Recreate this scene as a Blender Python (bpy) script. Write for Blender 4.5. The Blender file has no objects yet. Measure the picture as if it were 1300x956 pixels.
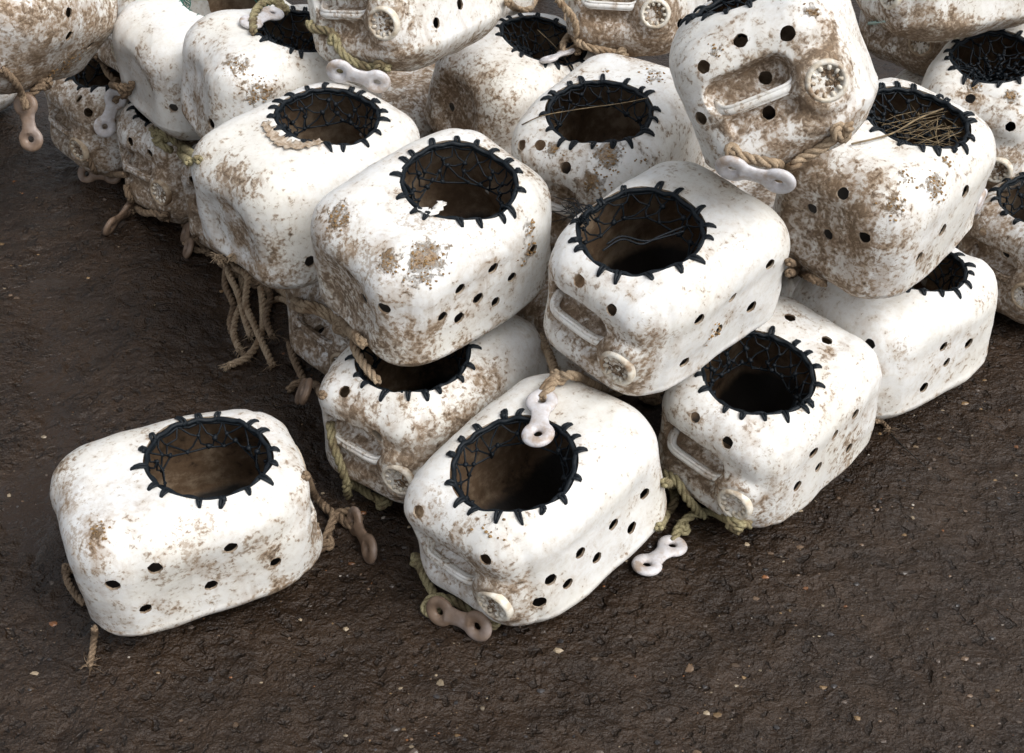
import bpy, bmesh, math, random
import numpy as np
from mathutils import Vector, Matrix
from mathutils.bvhtree import BVHTree

rng = random.Random(7)
nrng = np.random.RandomState(11)
scene = bpy.context.scene
COL = scene.collection
R_ = math.radians

# ------------------------------------------------------------------ camera
CAM_H, CAM_PITCH, FPX = 1.6905, 37.0, 1700.0
cam_data = bpy.data.cameras.new('camera')
cam_data.sensor_width = 36.0
cam_data.lens = 36.0 * FPX / 1300.0
cam_data.clip_start = 0.05
cam_data.clip_end = 500.0
cam = bpy.data.objects.new('camera', cam_data)
cam.location = (0, 0, CAM_H)
cam.rotation_euler = (R_(90 - CAM_PITCH), 0, 0)
COL.objects.link(cam)
scene.camera = cam

# ------------------------------------------------------------------ sky and sun (bright overcast)
SUN_DIR = Vector((0.50, -0.38, 0.78)).normalized()      # towards the sun
world = bpy.data.worlds.new('World')
scene.world = world
world.use_nodes = True
wn, wl = world.node_tree.nodes, world.node_tree.links
wn.clear()
sky = wn.new('ShaderNodeTexSky')
sky.sky_type = 'NISHITA'
sky.sun_disc = False
sky.sun_elevation = math.asin(SUN_DIR.z)
sky.sun_rotation = math.atan2(SUN_DIR.x, SUN_DIR.y)
sky.air_density = 1.0
sky.dust_density = 4.0
hs = wn.new('ShaderNodeHueSaturation')
hs.inputs['Saturation'].default_value = 0.30
bg = wn.new('ShaderNodeBackground')
bg.inputs['Strength'].default_value = 0.118
wo = wn.new('ShaderNodeOutputWorld')
wl.new(sky.outputs[0], hs.inputs['Color'])
wl.new(hs.outputs[0], bg.inputs['Color'])
wl.new(bg.outputs[0], wo.inputs['Surface'])

sun = bpy.data.lights.new('sun', 'SUN')
sun.energy = 1.15
sun.angle = R_(28)
sun.color = (1.0, 0.985, 0.96)
so = bpy.data.objects.new('sun', sun)
so.rotation_euler = (-SUN_DIR).to_track_quat('-Z', 'Y').to_euler()
so.location = (2, -1, 5)
COL.objects.link(so)

vs = scene.view_settings
vs.view_transform = 'Standard'
vs.look = 'None'
vs.exposure = 0.58
vs.gamma = 1.0
vs.use_curve_mapping = False

# ------------------------------------------------------------------ numpy noise
_perm = np.random.RandomState(3).permutation(256)
_perm = np.concatenate([_perm, _perm, _perm])
_grad = np.random.RandomState(4).normal(size=(256, 3))
_grad /= np.linalg.norm(_grad, axis=1, keepdims=True)


def perlin(p):
    p = np.asarray(p, float)
    i = np.floor(p).astype(int)
    f = p - i
    i &= 255
    w = f * f * f * (f * (f * 6 - 15) + 10)
    out = 0
    for dx in (0, 1):
        for dy in (0, 1):
            for dz in (0, 1):
                h = _perm[_perm[_perm[(i[:, 0] + dx) & 255] + ((i[:, 1] + dy) & 255)] + ((i[:, 2] + dz) & 255)]
                g = _grad[h]
                d = f - np.array([dx, dy, dz])
                ww = ((w[:, 0] if dx else 1 - w[:, 0]) * (w[:, 1] if dy else 1 - w[:, 1]) * (w[:, 2] if dz else 1 - w[:, 2]))
                out = out + ww * (g * d).sum(1)
    return out * 1.5


def sstep(a, b, x):
    t = np.clip((x - a) / (b - a), 0, 1)
    return t * t * (3 - 2 * t)


def rrect(u, v, u0, v0, hu, hv, r):
    qx = np.abs(u - u0) - (hu - r)
    qy = np.abs(v - v0) - (hv - r)
    return np.hypot(np.maximum(qx, 0), np.maximum(qy, 0)) + np.minimum(np.maximum(qx, qy), 0) - r


# ------------------------------------------------------------------ material helpers
def new_mat(name):
    m = bpy.data.materials.new(name)
    m.use_nodes = True
    n, l = m.node_tree.nodes, m.node_tree.links
    n.clear()
    out = n.new('ShaderNodeOutputMaterial')
    b = n.new('ShaderNodeBsdfPrincipled')
    l.new(b.outputs[0], out.inputs['Surface'])
    return m, n, l, b


class NT:
    """small wrapper to write node maths shortly"""

    def __init__(s, n, l):
        s.n, s.l = n, l

    def math(s, op, a, b=None, c=None, clamp=False):
        m = s.n.new('ShaderNodeMath')
        m.operation = op
        m.use_clamp = clamp
        for k, v in enumerate((a, b, c)):
            if v is None:
                continue
            if isinstance(v, (int, float)):
                m.inputs[k].default_value = v
            else:
                s.l.new(v, m.inputs[k])
        return m.outputs[0]

    def noise(s, vec, scale, detail=4, rough=0.55, dist=0.0):
        t = s.n.new('ShaderNodeTexNoise')
        t.inputs['Scale'].default_value = scale
        t.inputs['Detail'].default_value = detail
        t.inputs['Roughness'].default_value = rough
        t.inputs['Distortion'].default_value = dist
        s.l.new(vec, t.inputs['Vector'])
        return t.outputs['Fac']

    def voro(s, vec, scale):
        t = s.n.new('ShaderNodeTexVoronoi')
        t.inputs['Scale'].default_value = scale
        s.l.new(vec, t.inputs['Vector'])
        return t.outputs['Distance']

    def ramp(s, fac, lo, hi):
        m = s.n.new('ShaderNodeMapRange')
        m.interpolation_type = 'SMOOTHSTEP'
        m.inputs['From Min'].default_value = lo
        m.inputs['From Max'].default_value = hi
        s.l.new(fac, m.inputs['Value'])
        return m.outputs[0]

    def mix(s, fac, a, b):
        m = s.n.new('ShaderNodeMix')
        m.data_type = 'RGBA'
        if isinstance(fac, (int, float)):
            m.inputs[0].default_value = fac
        else:
            s.l.new(fac, m.inputs[0])
        for k, v in ((6, a), (7, b)):
            if isinstance(v, tuple):
                m.inputs[k].default_value = (*v, 1)
            else:
                s.l.new(v, m.inputs[k])
        return m.outputs[2]

    def attr(s, name):
        a = s.n.new('ShaderNodeAttribute')
        a.attribute_name = name
        return a.outputs['Fac']

    def coords(s, rand=True):
        tc = s.n.new('ShaderNodeTexCoord')
        v = tc.outputs['Object']
        if rand:
            oi = s.n.new('ShaderNodeObjectInfo')
            k = s.math('MULTIPLY', oi.outputs['Random'], 41.0)
            a = s.n.new('ShaderNodeVectorMath')
            a.operation = 'ADD'
            s.l.new(v, a.inputs[0])
            s.l.new(k, a.inputs[1])
            v = a.outputs[0]
        return v

    def bump(s, h, strength, dist, normal=None):
        b = s.n.new('ShaderNodeBump')
        b.inputs['Strength'].default_value = strength
        b.inputs['Distance'].default_value = dist
        s.l.new(h, b.inputs['Height'])
        if normal is not None:
            s.l.new(normal, b.inputs['Normal'])
        return b.outputs[0]


def plastic_material():
    m, n, l, b = new_mat('weathered_white_plastic')
    t = NT(n, l)
    v = t.coords()
    big = t.noise(v, 6.0, 3, 0.5)
    mid = t.noise(v, 22.0, 5, 0.6, 0.6)
    fine = t.noise(v, 75.0, 7, 0.72, 0.4)
    vfine = t.noise(v, 260.0, 3, 0.6)
    dirt = t.attr('dirt')
    och = t.attr('ochre')
    # aged plastic with faint mottling
    col = t.mix(t.ramp(big, 0.35, 0.75), (0.80, 0.80, 0.785), (0.75, 0.73, 0.67))
    col = t.mix(t.math('MULTIPLY', t.ramp(fine, 0.42, 0.72), 0.48), col, (0.60, 0.55, 0.46))
    # rubbed-in film, soft edged
    film = t.math('MULTIPLY', t.ramp(t.math('MULTIPLY_ADD', fine, 0.35, mid), 0.56, 0.98), t.math('MULTIPLY_ADD', dirt, 1.9, 0.14), clamp=True)
    col = t.mix(t.math('MULTIPLY', film, 0.85), col, (0.44, 0.335, 0.225))
    # tan flecks in drifts
    fl = t.noise(v, 150.0, 5, 0.7, 0.3)
    drift = t.noise(v, 11.0, 3, 0.5, 0.8)
    fs = t.math('MULTIPLY_ADD', drift, 0.70, fl)
    fs = t.math('MULTIPLY_ADD', dirt, 0.34, fs)
    col = t.mix(t.math('MULTIPLY', t.ramp(fs, 1.03, 1.13), 0.62), col, (0.33, 0.235, 0.15))
    # brown mud stains: blotches broken by fine grain
    s = t.math('MULTIPLY_ADD', big, 0.45, t.math('MULTIPLY', mid, 0.75))
    s = t.math('MULTIPLY_ADD', fine, 1.15, s)
    s = t.math('MULTIPLY_ADD', fl, 0.45, s)
    s = t.math('MULTIPLY_ADD', dirt, 0.68, s)
    stain = t.ramp(s, 1.66, 1.80)
    heavy = t.ramp(s, 1.80, 2.02)
    scol = t.mix(t.ramp(fl, 0.36, 0.64), (0.37, 0.265, 0.165), (0.20, 0.125, 0.07))
    col = t.mix(t.math('MULTIPLY', stain, t.math('MULTIPLY_ADD', mid, 0.5, 0.42)), col, scol)
    col = t.mix(t.math('MULTIPLY', heavy, 0.72), col, (0.105, 0.068, 0.04))
    # run-down smears
    mp = n.new('ShaderNodeMapping')
    mp.inputs['Scale'].default_value = (34, 34, 6)
    l.new(v, mp.inputs['Vector'])
    run = t.noise(mp.outputs[0], 1.0, 4, 0.6, 0.6)
    rs = t.math('MULTIPLY_ADD', dirt, 0.75, t.math('MULTIPLY_ADD', mid, 0.45, run))
    col = t.mix(t.math('MULTIPLY', t.ramp(rs, 0.90, 1.24), 0.48), col, (0.30, 0.21, 0.135))
    # tiny dark specks
    sp = t.ramp(t.math('MULTIPLY_ADD', dirt, 0.10, t.math('MULTIPLY_ADD', drift, 0.16, fine)), 0.78, 0.81)
    col = t.mix(t.math('MULTIPLY', sp, 0.8), col, (0.10, 0.072, 0.05))
    # crusts of ochre silt
    oc = t.math('MULTIPLY_ADD', fine, 0.9, t.math('MULTIPLY_ADD', mid, 1.1, t.math('MULTIPLY', och, 0.46)))
    oc = t.math('MULTIPLY_ADD', fl, 0.5, oc)
    om = t.ramp(oc, 1.50, 1.78)
    om = t.math('MULTIPLY', om, t.ramp(och, 0.04, 0.3))
    col = t.mix(t.math('MULTIPLY', om, 0.82), col, t.mix(t.ramp(fl, 0.38, 0.62), (0.17, 0.10, 0.05), (0.35, 0.235, 0.125)))
    l.new(col, b.inputs['Base Color'])
    mudm = t.math('MAXIMUM', stain, om)
    l.new(t.math('MULTIPLY_ADD', mudm, 0.36, t.math('MULTIPLY_ADD', mid, 0.25, 0.32)), b.inputs['Roughness'])
    b.inputs['Specular IOR Level'].default_value = 0.35
    b.inputs['Subsurface Weight'].default_value = 0.0
    h = t.math('MULTIPLY_ADD', vfine, 0.25, fine)
    nb = t.bump(h, 0.22, 0.004)
    h2 = t.math('ADD', t.math('MULTIPLY', om, t.math('ADD', vfine, 0.6)), t.math('MULTIPLY', heavy, 0.35))
    nb = t.bump(h2, 0.7, 0.006, nb)
    l.new(nb, b.inputs['Normal'])
    return m


def inside_material():
    m, n, l, b = new_mat('brown_pot_inside')
    t = NT(n, l)
    v = t.coords()
    a = t.noise(v, 9.0, 4, 0.6, 0.5)
    f = t.noise(v, 55.0, 6, 0.7)
    s = t.math('MULTIPLY_ADD', f, 0.7, a)
    col = t.mix(t.ramp(s, 0.62, 0.92), (0.48, 0.365, 0.25), (0.21, 0.135, 0.08))  # walls browned by a patchy mud film
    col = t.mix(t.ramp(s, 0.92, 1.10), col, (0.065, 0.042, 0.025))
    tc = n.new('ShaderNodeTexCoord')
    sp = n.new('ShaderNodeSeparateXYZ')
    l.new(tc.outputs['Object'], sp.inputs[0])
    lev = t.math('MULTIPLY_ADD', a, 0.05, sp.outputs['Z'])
    col = t.mix(t.ramp(lev, -0.055, -0.072), col, (0.016, 0.012, 0.009))  # colour goes near-black below a wavering level towards the pot floor
    l.new(col, b.inputs['Base Color'])
    b.inputs['Roughness'].default_value = 0.6
    l.new(t.bump(f, 0.4, 0.004), b.inputs['Normal'])
    return m


def simple_noisy(name, c1, c2, rough, scale, bump=0.3, c3=None, spec=0.5, dist=0.003):
    m, n, l, b = new_mat(name)
    t = NT(n, l)
    v = t.coords()
    a = t.noise(v, scale, 5, 0.6)
    col = t.mix(t.ramp(a, 0.35, 0.65), c1, c2)
    if c3:
        d = t.noise(v, scale * 0.22, 4, 0.65)
        col = t.mix(t.ramp(d, 0.5, 0.68), col, c3)
    l.new(col, b.inputs['Base Color'])
    b.inputs['Roughness'].default_value = rough
    b.inputs['Specular IOR Level'].default_value = spec
    l.new(t.bump(a, bump, dist), b.inputs['Normal'])
    return m


def ground_material():
    m, n, l, b = new_mat('wet_mud')
    t = NT(n, l)
    tc = n.new('ShaderNodeTexCoord')
    v = tc.outputs['Object']
    big = t.noise(v, 1.6, 4, 0.6, 0.8)
    mid = t.noise(v, 9.0, 5, 0.6, 0.5)
    fine = t.noise(v, 62.0, 3, 0.5, 0.15)
    vf = t.noise(v, 190.0, 4, 0.6)
    pit = t.ramp(t.noise(v, 44.0, 2, 0.5, 0.2), 0.58, 0.68)
    pit2 = t.ramp(t.noise(v, 120.0, 2, 0.5), 0.60, 0.68)
    slur = t.attr('slurry')
    col = t.mix(t.ramp(mid, 0.3, 0.7), (0.0185, 0.0103, 0.0055), (0.038, 0.0222, 0.0124))
    col = t.mix(t.math('MULTIPLY', pit, 0.5), col, (0.008, 0.0058, 0.0045))
    col = t.mix(t.math('MULTIPLY', t.ramp(vf, 0.58, 0.68), 0.45), col, (0.065, 0.043, 0.026))
    col = t.mix(t.math('MULTIPLY', slur, 0.75), col, (0.030, 0.0195, 0.0132))
    l.new(col, b.inputs['Base Color'])
    rg = t.math('MULTIPLY_ADD', vf, 0.35, t.math('MULTIPLY_ADD', big, -0.30, 0.31))
    l.new(t.math('MULTIPLY_ADD', slur, -0.13, rg), b.inputs['Roughness'])
    b.inputs['Specular IOR Level'].default_value = 0.38
    h = t.math('MULTIPLY_ADD', vf, 0.45, fine)
    h = t.math('MULTIPLY_ADD', pit, -0.45, h)
    h = t.math('MULTIPLY_ADD', pit2, -0.22, h)
    h = t.math('MULTIPLY', h, t.math('MULTIPLY_ADD', slur, -0.80, 1.0))
    l.new(t.bump(h, 1.0, 0.0105), b.inputs['Normal'])
    return m


def stone_material():
    m, n, l, b = new_mat('gravel_stone')
    t = NT(n, l)
    a = n.new('ShaderNodeAttribute')
    a.attribute_name = 'tint'
    l.new(a.outputs['Color'], b.inputs['Base Color'])
    b.inputs['Roughness'].default_value = 0.4
    return m


def rope_material(name, c1, c2, c3):
    m, n, l, b = new_mat(name)
    t = NT(n, l)
    v = t.coords()
    a = t.noise(v, 420.0, 3, 0.6)
    d = t.noise(v, 30.0, 4, 0.6)
    col = t.mix(t.ramp(a, 0.35, 0.65), c1, c2)
    col = t.mix(t.ramp(d, 0.46, 0.66), col, c3)
    l.new(col, b.inputs['Base Color'])
    b.inputs['Roughness'].default_value = 0.8
    b.inputs['Specular IOR Level'].default_value = 0.25
    l.new(t.bump(a, 0.6, 0.0015), b.inputs['Normal'])
    return m


M = {
    'plastic': plastic_material(),
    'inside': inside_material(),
    'cutedge': simple_noisy('cut_plastic_edge', (0.40, 0.33, 0.25), (0.20, 0.14, 0.09), 0.6, 60),
    'cap': simple_noisy('dirty_white_cap', (0.76, 0.73, 0.65), (0.60, 0.52, 0.40), 0.45, 70, 0.3, (0.22, 0.14, 0.075)),
    'capdirty': simple_noisy('muddy_cap', (0.52, 0.43, 0.32), (0.34, 0.25, 0.16), 0.6, 70, 0.3, (0.18, 0.115, 0.065)),
    'capmud': simple_noisy('caked_brown_silt', (0.20, 0.135, 0.08), (0.10, 0.065, 0.038), 0.85, 200, 0.5, (0.36, 0.29, 0.21)),
    'twine': simple_noisy('navy_tarred_twine', (0.0035, 0.006, 0.009), (0.008, 0.0125, 0.017), 0.55, 300, 0.5, spec=0.25, dist=0.0012),
    'green': simple_noisy('green_thin_twine', (0.010, 0.10, 0.075), (0.02, 0.16, 0.12), 0.5, 300, 0.4),
    'rope': rope_material('tan_rope', (0.46, 0.36, 0.25), (0.29, 0.21, 0.135), (0.22, 0.15, 0.09)),
    'oldrope': rope_material('muddy_rope', (0.28, 0.205, 0.135), (0.16, 0.11, 0.07), (0.10, 0.067, 0.042)),
    'grope': rope_material('greenish_rope', (0.38, 0.335, 0.20), (0.22, 0.19, 0.10), (0.15, 0.115, 0.065)),
    'link': simple_noisy('milky_nylon', (0.66, 0.65, 0.67), (0.56, 0.53, 0.52), 0.42, 90, 0.3, (0.40, 0.31, 0.24)),
    'dlink': simple_noisy('muddy_nylon', (0.24, 0.165, 0.115), (0.15, 0.10, 0.068), 0.42, 40, 0.3, (0.34, 0.28, 0.25)),
    'straw': simple_noisy('dry_straw', (0.26, 0.19, 0.10), (0.10, 0.07, 0.036), 0.7, 50, 0.1),
    'dark': simple_noisy('dark_fibre', (0.012, 0.011, 0.010), (0.03, 0.025, 0.02), 0.5, 50, 0.1),
    'crumb': simple_noisy('ochre_silt', (0.32, 0.20, 0.085), (0.17, 0.10, 0.04), 0.9, 120, 0.5),
    'ground': ground_material(),
    'stone': stone_material(),
    'flake': simple_noisy('peeled_dirty_film', (0.50, 0.42, 0.33), (0.27, 0.19, 0.12), 0.8, 110, 0.6, (0.66, 0.62, 0.56)),
}


# ------------------------------------------------------------------ mesh helpers
class MB:
    """collects tubes and loose faces for one mesh"""

    def __init__(s):
        s.v, s.f = [], []

    def add(s, verts, faces):
        o = len(s.v)
        s.v.extend(tuple(p) for p in verts)
        s.f.extend(tuple(i + o for i in q) for q in faces)

    def tube(s, pts, r, sides=6, closed=False, caps=True, squash=None):
        P = [Vector(p) for p in pts]
        n = len(P)
        if n < 2:
            return
        T = []
        for i in range(n):
            a = P[(i - 1) % n] if (closed or i > 0) else P[i]
            c = P[(i + 1) % n] if (closed or i < n - 1) else P[i]
            d = c - a
            T.append(d.normalized() if d.length > 1e-9 else Vector((0, 0, 1)))
        up = Vector((0, 0, 1)) if abs(T[0].z) < 0.9 else Vector((1, 0, 0))
        N = (up - T[0] * up.dot(T[0])).normalized()
        verts = []
        for i in range(n):
            N = N - T[i] * N.dot(T[i])
            N = N.normalized() if N.length > 1e-9 else T[i].orthogonal().normalized()
            B = T[i].cross(N)
            rr = r[i] if isinstance(r, (list, tuple)) else r
            for k in range(sides):
                a = 2 * math.pi * k / sides
                sq = squash or 1.0
                verts.append(P[i] + N * (math.cos(a) * rr * sq) + B * (math.sin(a) * rr))
        faces = []
        m = n if closed else n - 1
        for i in range(m):
            j = (i + 1) % n
            for k in range(sides):
                k2 = (k + 1) % sides
                faces.append((i * sides + k, i * sides + k2, j * sides + k2, j * sides + k))
        if caps and not closed:
            faces.append(tuple(range(sides))[::-1])
            faces.append(tuple((n - 1) * sides + k for k in range(sides)))
        s.add(verts, faces)

    def blob(s, c, r, jit=0.2, rnd=rng):
        t = (1 + 5 ** .5) / 2
        V = [(-1, t, 0), (1, t, 0), (-1, -t, 0), (1, -t, 0), (0, -1, t), (0, 1, t), (0, -1, -t), (0, 1, -t), (t, 0, -1), (t, 0, 1), (-t, 0, -1), (-t, 0, 1)]
        F = [(0, 11, 5), (0, 5, 1), (0, 1, 7), (0, 7, 10), (0, 10, 11), (1, 5, 9), (5, 11, 4), (11, 10, 2), (10, 7, 6), (7, 1, 8), (3, 9, 4), (3, 4, 2), (3, 2, 6), (3, 6, 8), (3, 8, 9), (4, 9, 5), (2, 4, 11), (6, 2, 10), (8, 6, 7), (9, 8, 1)]
        rx, ry, rz = (r, r, r) if isinstance(r, (int, float)) else r
        q = rnd.uniform(0, 6.28)
        vv = []
        for x, y, z in V:
            k = (1 + rnd.uniform(-jit, jit)) / 1.9
            x, y = x * math.cos(q) - y * math.sin(q), x * math.sin(q) + y * math.cos(q)
            vv.append((c[0] + x * rx * k, c[1] + y * ry * k, c[2] + z * rz * k))
        s.add(vv, F)

    def mesh(s, name, mat, smooth=True):
        me = bpy.data.meshes.new(name)
        me.from_pydata(s.v, [], s.f)
        me.materials.append(mat)
        if smooth:
            me.polygons.foreach_set('use_smooth', [True] * len(me.polygons))
        me.update()
        return me


def link_obj(name, me, parent=None, loc=None):
    o = bpy.data.objects.new(name, me)
    COL.objects.link(o)
    if parent:
        o.parent = parent
    if loc is not None:
        o.location = loc
    return o


def tag(o, label=None, cat=None, group=None, kind=None):
    if label:
        o['label'] = label
    if cat:
        o['category'] = cat
    if group:
        o['group'] = group
    if kind:
        o['kind'] = kind


def catmull(P, ds):
    P = [Vector(p) for p in P]
    if len(P) == 2:
        P = [P[0], (P[0] + P[1]) / 2, P[1]]
    Q = [P[0] * 2 - P[1]] + P + [P[-1] * 2 - P[-2]]
    dense = []
    for i in range(1, len(Q) - 2):
        a, b, c, d = Q[i - 1:i + 3]
        k = max(4, int((c - b).length / 0.002))
        for j in range(k):
            t = j / k
            dense.append(0.5 * ((2 * b) + (c - a) * t + (2 * a - 5 * b + 4 * c - d) * t * t + (3 * b - a - 3 * c + d) * t ** 3))
    dense.append(P[-1])
    out = [dense[0]]
    acc = 0
    for i in range(1, len(dense)):
        acc += (dense[i] - dense[i - 1]).length
        if acc >= ds:
            out.append(dense[i])
            acc = 0
    out.append(dense[-1])
    return out


# ------------------------------------------------------------------ ground
GZ = -0.003


def ground_height(x, y, want_slurry=False):
    p = np.stack([x, y, np.zeros_like(x)], 1)
    h = 0.010 * perlin(p * 1.7 + 5)
    warp = np.stack([perlin(p * 3 + 31), perlin(p * 3 + 77), np.zeros_like(x)], 1) * 0.08
    h += 0.0070 * perlin((p + warp) * 7.5 + 9)
    h += 0.0056 * perlin((p + warp * .5) * 15 + 3)
    h -= 0.0100 * np.maximum(0, perlin((p + warp * .4) * 26 + 51) - 0.20)      # pits and heel marks
    h += 0.0040 * np.maximum(0, perlin((p + warp * .4) * 31 + 11) - 0.10)      # clods
    h += 0.0024 * perlin(p * 58 + 17)
    # ruts on the open left-hand side
    lw = sstep(-0.40, -0.75, x - 0.12 * (y - 2.0)) * sstep(3.4, 2.6, y) * sstep(1.2, 1.8, y)
    d = x + 0.95 + 0.22 * (y - 2.2) + 0.05 * perlin(p * 2.2)
    rut = np.exp(-(d / 0.10) ** 2) - 0.7 * np.exp(-((d - 0.21) / 0.07) ** 2) + 0.8 * np.exp(-((d - 0.40) / 0.08) ** 2)
    h -= lw * 0.013 * rut
    lev = -0.0125 + 0.004 * perlin(p * 1.3 + 70) + 0.006 * lw * (1.3 * perlin((p + warp) * 3.4 + 22) + 0.9 * perlin((p + warp) * 9 + 44))
    lev = lev + 0.0006 * perlin(p * 40 + 60)
    k = 0.004
    g = np.clip(0.5 + 0.5 * (h - lev) / k, 0, 1)
    fl = lev * (1 - g) + h * g + k * g * (1 - g)          # slurry levels the hollows
    fade = sstep(14, 5, np.hypot(x, y - 2))
    z = GZ + fl * fade
    return (z, (1 - g)) if want_slurry else z


def axis(lo, hi, step, far):
    mid = np.arange(lo, hi + step / 2, step)
    ext = []
    s, v = step, 0
    while v < far:
        s *= 1.35
        v += s
        ext.append(v)
    ext = np.array(ext)
    return np.concatenate([lo - ext[::-1], mid, hi + ext])


gx, gy = axis(-1.35, 1.62, 0.0062, 70), axis(0.95, 3.3, 0.0062, 90)
nx, ny = len(gx), len(gy)
XX, YY = np.meshgrid(gx, gy)
xs, ys = XX.ravel(), YY.ravel()
zs, slur = ground_height(xs, ys, True)
idx = np.arange(nx * ny).reshape(ny, nx)
quads = np.stack([idx[:-1, :-1], idx[:-1, 1:], idx[1:, 1:], idx[1:, :-1]], -1).reshape(-1, 4)


def np_mesh(name, V, F, mats, smooth=True):
    me = bpy.data.meshes.new(name)
    V = np.asarray(V, np.float32)
    F = np.asarray(F, np.int32)
    me.vertices.add(len(V))
    me.vertices.foreach_set('co', V.ravel())
    me.loops.add(F.size)
    me.loops.foreach_set('vertex_index', F.ravel())
    me.polygons.add(len(F))
    me.polygons.foreach_set('loop_start', np.arange(0, F.size, F.shape[1], dtype=np.int32))
    if smooth:
        me.polygons.foreach_set('use_smooth', np.ones(len(F), bool))
    for m in mats:
        me.materials.append(m)
    me.update(calc_edges=True)
    return me


ground = link_obj('ground', np_mesh('ground', np.stack([xs, ys, zs], 1), quads, [M['ground']]))
_at = ground.data.attributes.new('slurry', 'FLOAT', 'POINT')
_at.data.foreach_set('value', slur.astype(np.float32))
tag(ground, 'dark brown wet mud yard surface with small stones', 'ground', kind='structure')


def gz(x, y):
    return float(ground_height(np.array([float(x)]), np.array([float(y)]))[0])


# ------------------------------------------------------------------ pots: pose table
# centre x, y, z, yaw, pitch, roll (deg), opening offset x, y and radius
A_, B_, C_ = 0.201, 0.144, 0.138
RC = 0.083
POSE = {
    'A': (-0.5382, 1.6584, 0.1396, 25.8, -0.0, 3.1, 0.0409, -0.0094, 0.1026),
    'B': (0.0460, 1.6866, 0.1522, 46.3, -8.5, -1.9, -0.0458, -0.0080, 0.1037),
    'C': (0.4697, 1.9343, 0.1503, 47.2, -4.8, 7.2, -0.0551, 0.0080, 0.1010),
    'D': (0.7718, 2.2339, 0.1385, 38.2, -0.3, -0.1, 0.0285, -0.0084, 0.0998),
    'E': (-0.1430, 1.9866, 0.1393, 51.7, -1.0, -0.0, -0.0540, -0.0010, 0.1037),
    'V': (-0.2557, 2.3341, 0.1476, 47.3, -4.8, 5.3, -0.0479, -0.0180, 0.1041),
    'U': (-0.5558, 2.8117, 0.1399, 47.9, -0.8, -1.3, -0.0345, 0.0000, 0.1012),
    'T': (-0.7671, 3.0184, 0.1378, 50.2, -0.2, 0.0, -0.0511, 0.0117, 0.1046),
    'S': (-1.0037, 3.2394, 0.1394, 45.2, -0.0, 4.5, -0.0468, -0.0202, 0.1042),
    'AA': (1.2091, 2.5447, 0.1462, 33.3, -4.4, -2.3, -0.0553, 0.0060, 0.1062),
    'F': (-0.1312, 2.0502, 0.4346, 41.4, -6.7, 10.3, 0.0436, -0.0058, 0.1029),
    'G': (0.2562, 1.9525, 0.4299, 45.9, -4.3, 8.5, -0.0591, 0.0162, 0.1075),
    'H': (-0.3846, 2.3027, 0.4232, 44.6, -5.1, 6.6, 0.0477, -0.0014, 0.0998),
    'I': (0.6827, 2.1824, 0.4834, 47.2, -3.0, 9.2, 0.0399, -0.0011, 0.0988),
    'Y': (1.1109, 2.8281, 0.3476, 54.9, -13.6, 3.1, -0.0288, 0.0239, 0.0947),
    'J': (0.1928, 2.4005, 0.4245, 57.1, -6.6, 2.2, -0.0418, -0.0013, 0.1030),
    'K': (0.0155, 2.9519, 0.3144, 42.9, 4.4, 12.3, 0.0362, -0.0075, 0.1060),
    'R': (-0.4944, 2.7003, 0.4419, 31.8, 8.0, 7.4, 0.0134, -0.0116, 0.0968),
    'Q': (-0.6904, 2.9382, 0.4044, 39.8, -0.2, 6.5, 0.0410, 0.0051, 0.1015),
    'P': (-0.8304, 3.2089, 0.4052, 42.1, -0.5, 0.2, -0.0345, 0.0000, 0.1012),
    'L': (0.4396, 2.0943, 0.7492, 78.1, 15.0, -28.3, -0.0336, -0.0044, 0.1007),
    'M': (-0.2182, 2.6859, 0.6667, 61.3, 4.9, -10.8, -0.0345, 0.0000, 0.1012),
    'N': (0.2898, 3.0462, 0.5304, 74.8, 10.4, -3.9, -0.0345, 0.0000, 0.1012),
    'O': (-1.0835, 2.7989, 0.5664, 74.7, 15.1, -49.8, -0.0345, 0.0000, 0.1012),
    'W': (0.9766, 2.9090, 0.6448, 20.0, -0.2, -0.1, -0.0345, 0.0000, 0.1012),
    'X': (1.0745, 3.2534, 0.4126, 45.0, -0.1, -0.1, -0.0345, 0.0000, 0.1012),
    'h1': (0.1391, 2.2846, 0.1373, 48.0, 0, 180, 0.0345, 0, 0.1012),
    'h2': (0.4830, 2.5300, 0.1380, 48.0, 0, 180, 0.0345, 0, 0.1012),
    'h3': (0.0435, 2.6162, 0.1380, 48.0, 0, 180, 0.0345, 0, 0.1012),
    'h4': (-0.2603, 3.0910, 0.1380, 48.0, 0, 180, 0.0345, 0, 0.1012),
    'h5': (0.3330, 2.9004, 0.1380, 48.0, 0, 180, 0.0345, 0, 0.1012),
    'h7': (0.8238, 2.8803, 0.1380, 48.0, 0, 0, 0.0345, 0, 0.1012),
    'h9': (1.1503, 3.1712, 0.1379, 47.8, 0, 0, 0.0345, 0, 0.1012),
    'h10': (-1.5888, 3.4549, 0.1380, 60.0, 0, 0, -0.0345, 0, 0.1012),
    'h11': (-1.4300, 3.2400, 0.4120, 60.0, 0, 0, -0.0345, 0, 0.1012),
    'Z2': (-0.1517, 3.4869, 0.3737, 47.0, 0, 0, -0.0345, 0, 0.1012),
}
FLIP = set('ADFHIKQR') | {'h1', 'h2', 'h3', 'h4', 'h5', 'h7', 'h9'}                 # these show the plain base end, the capped end points away
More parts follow.
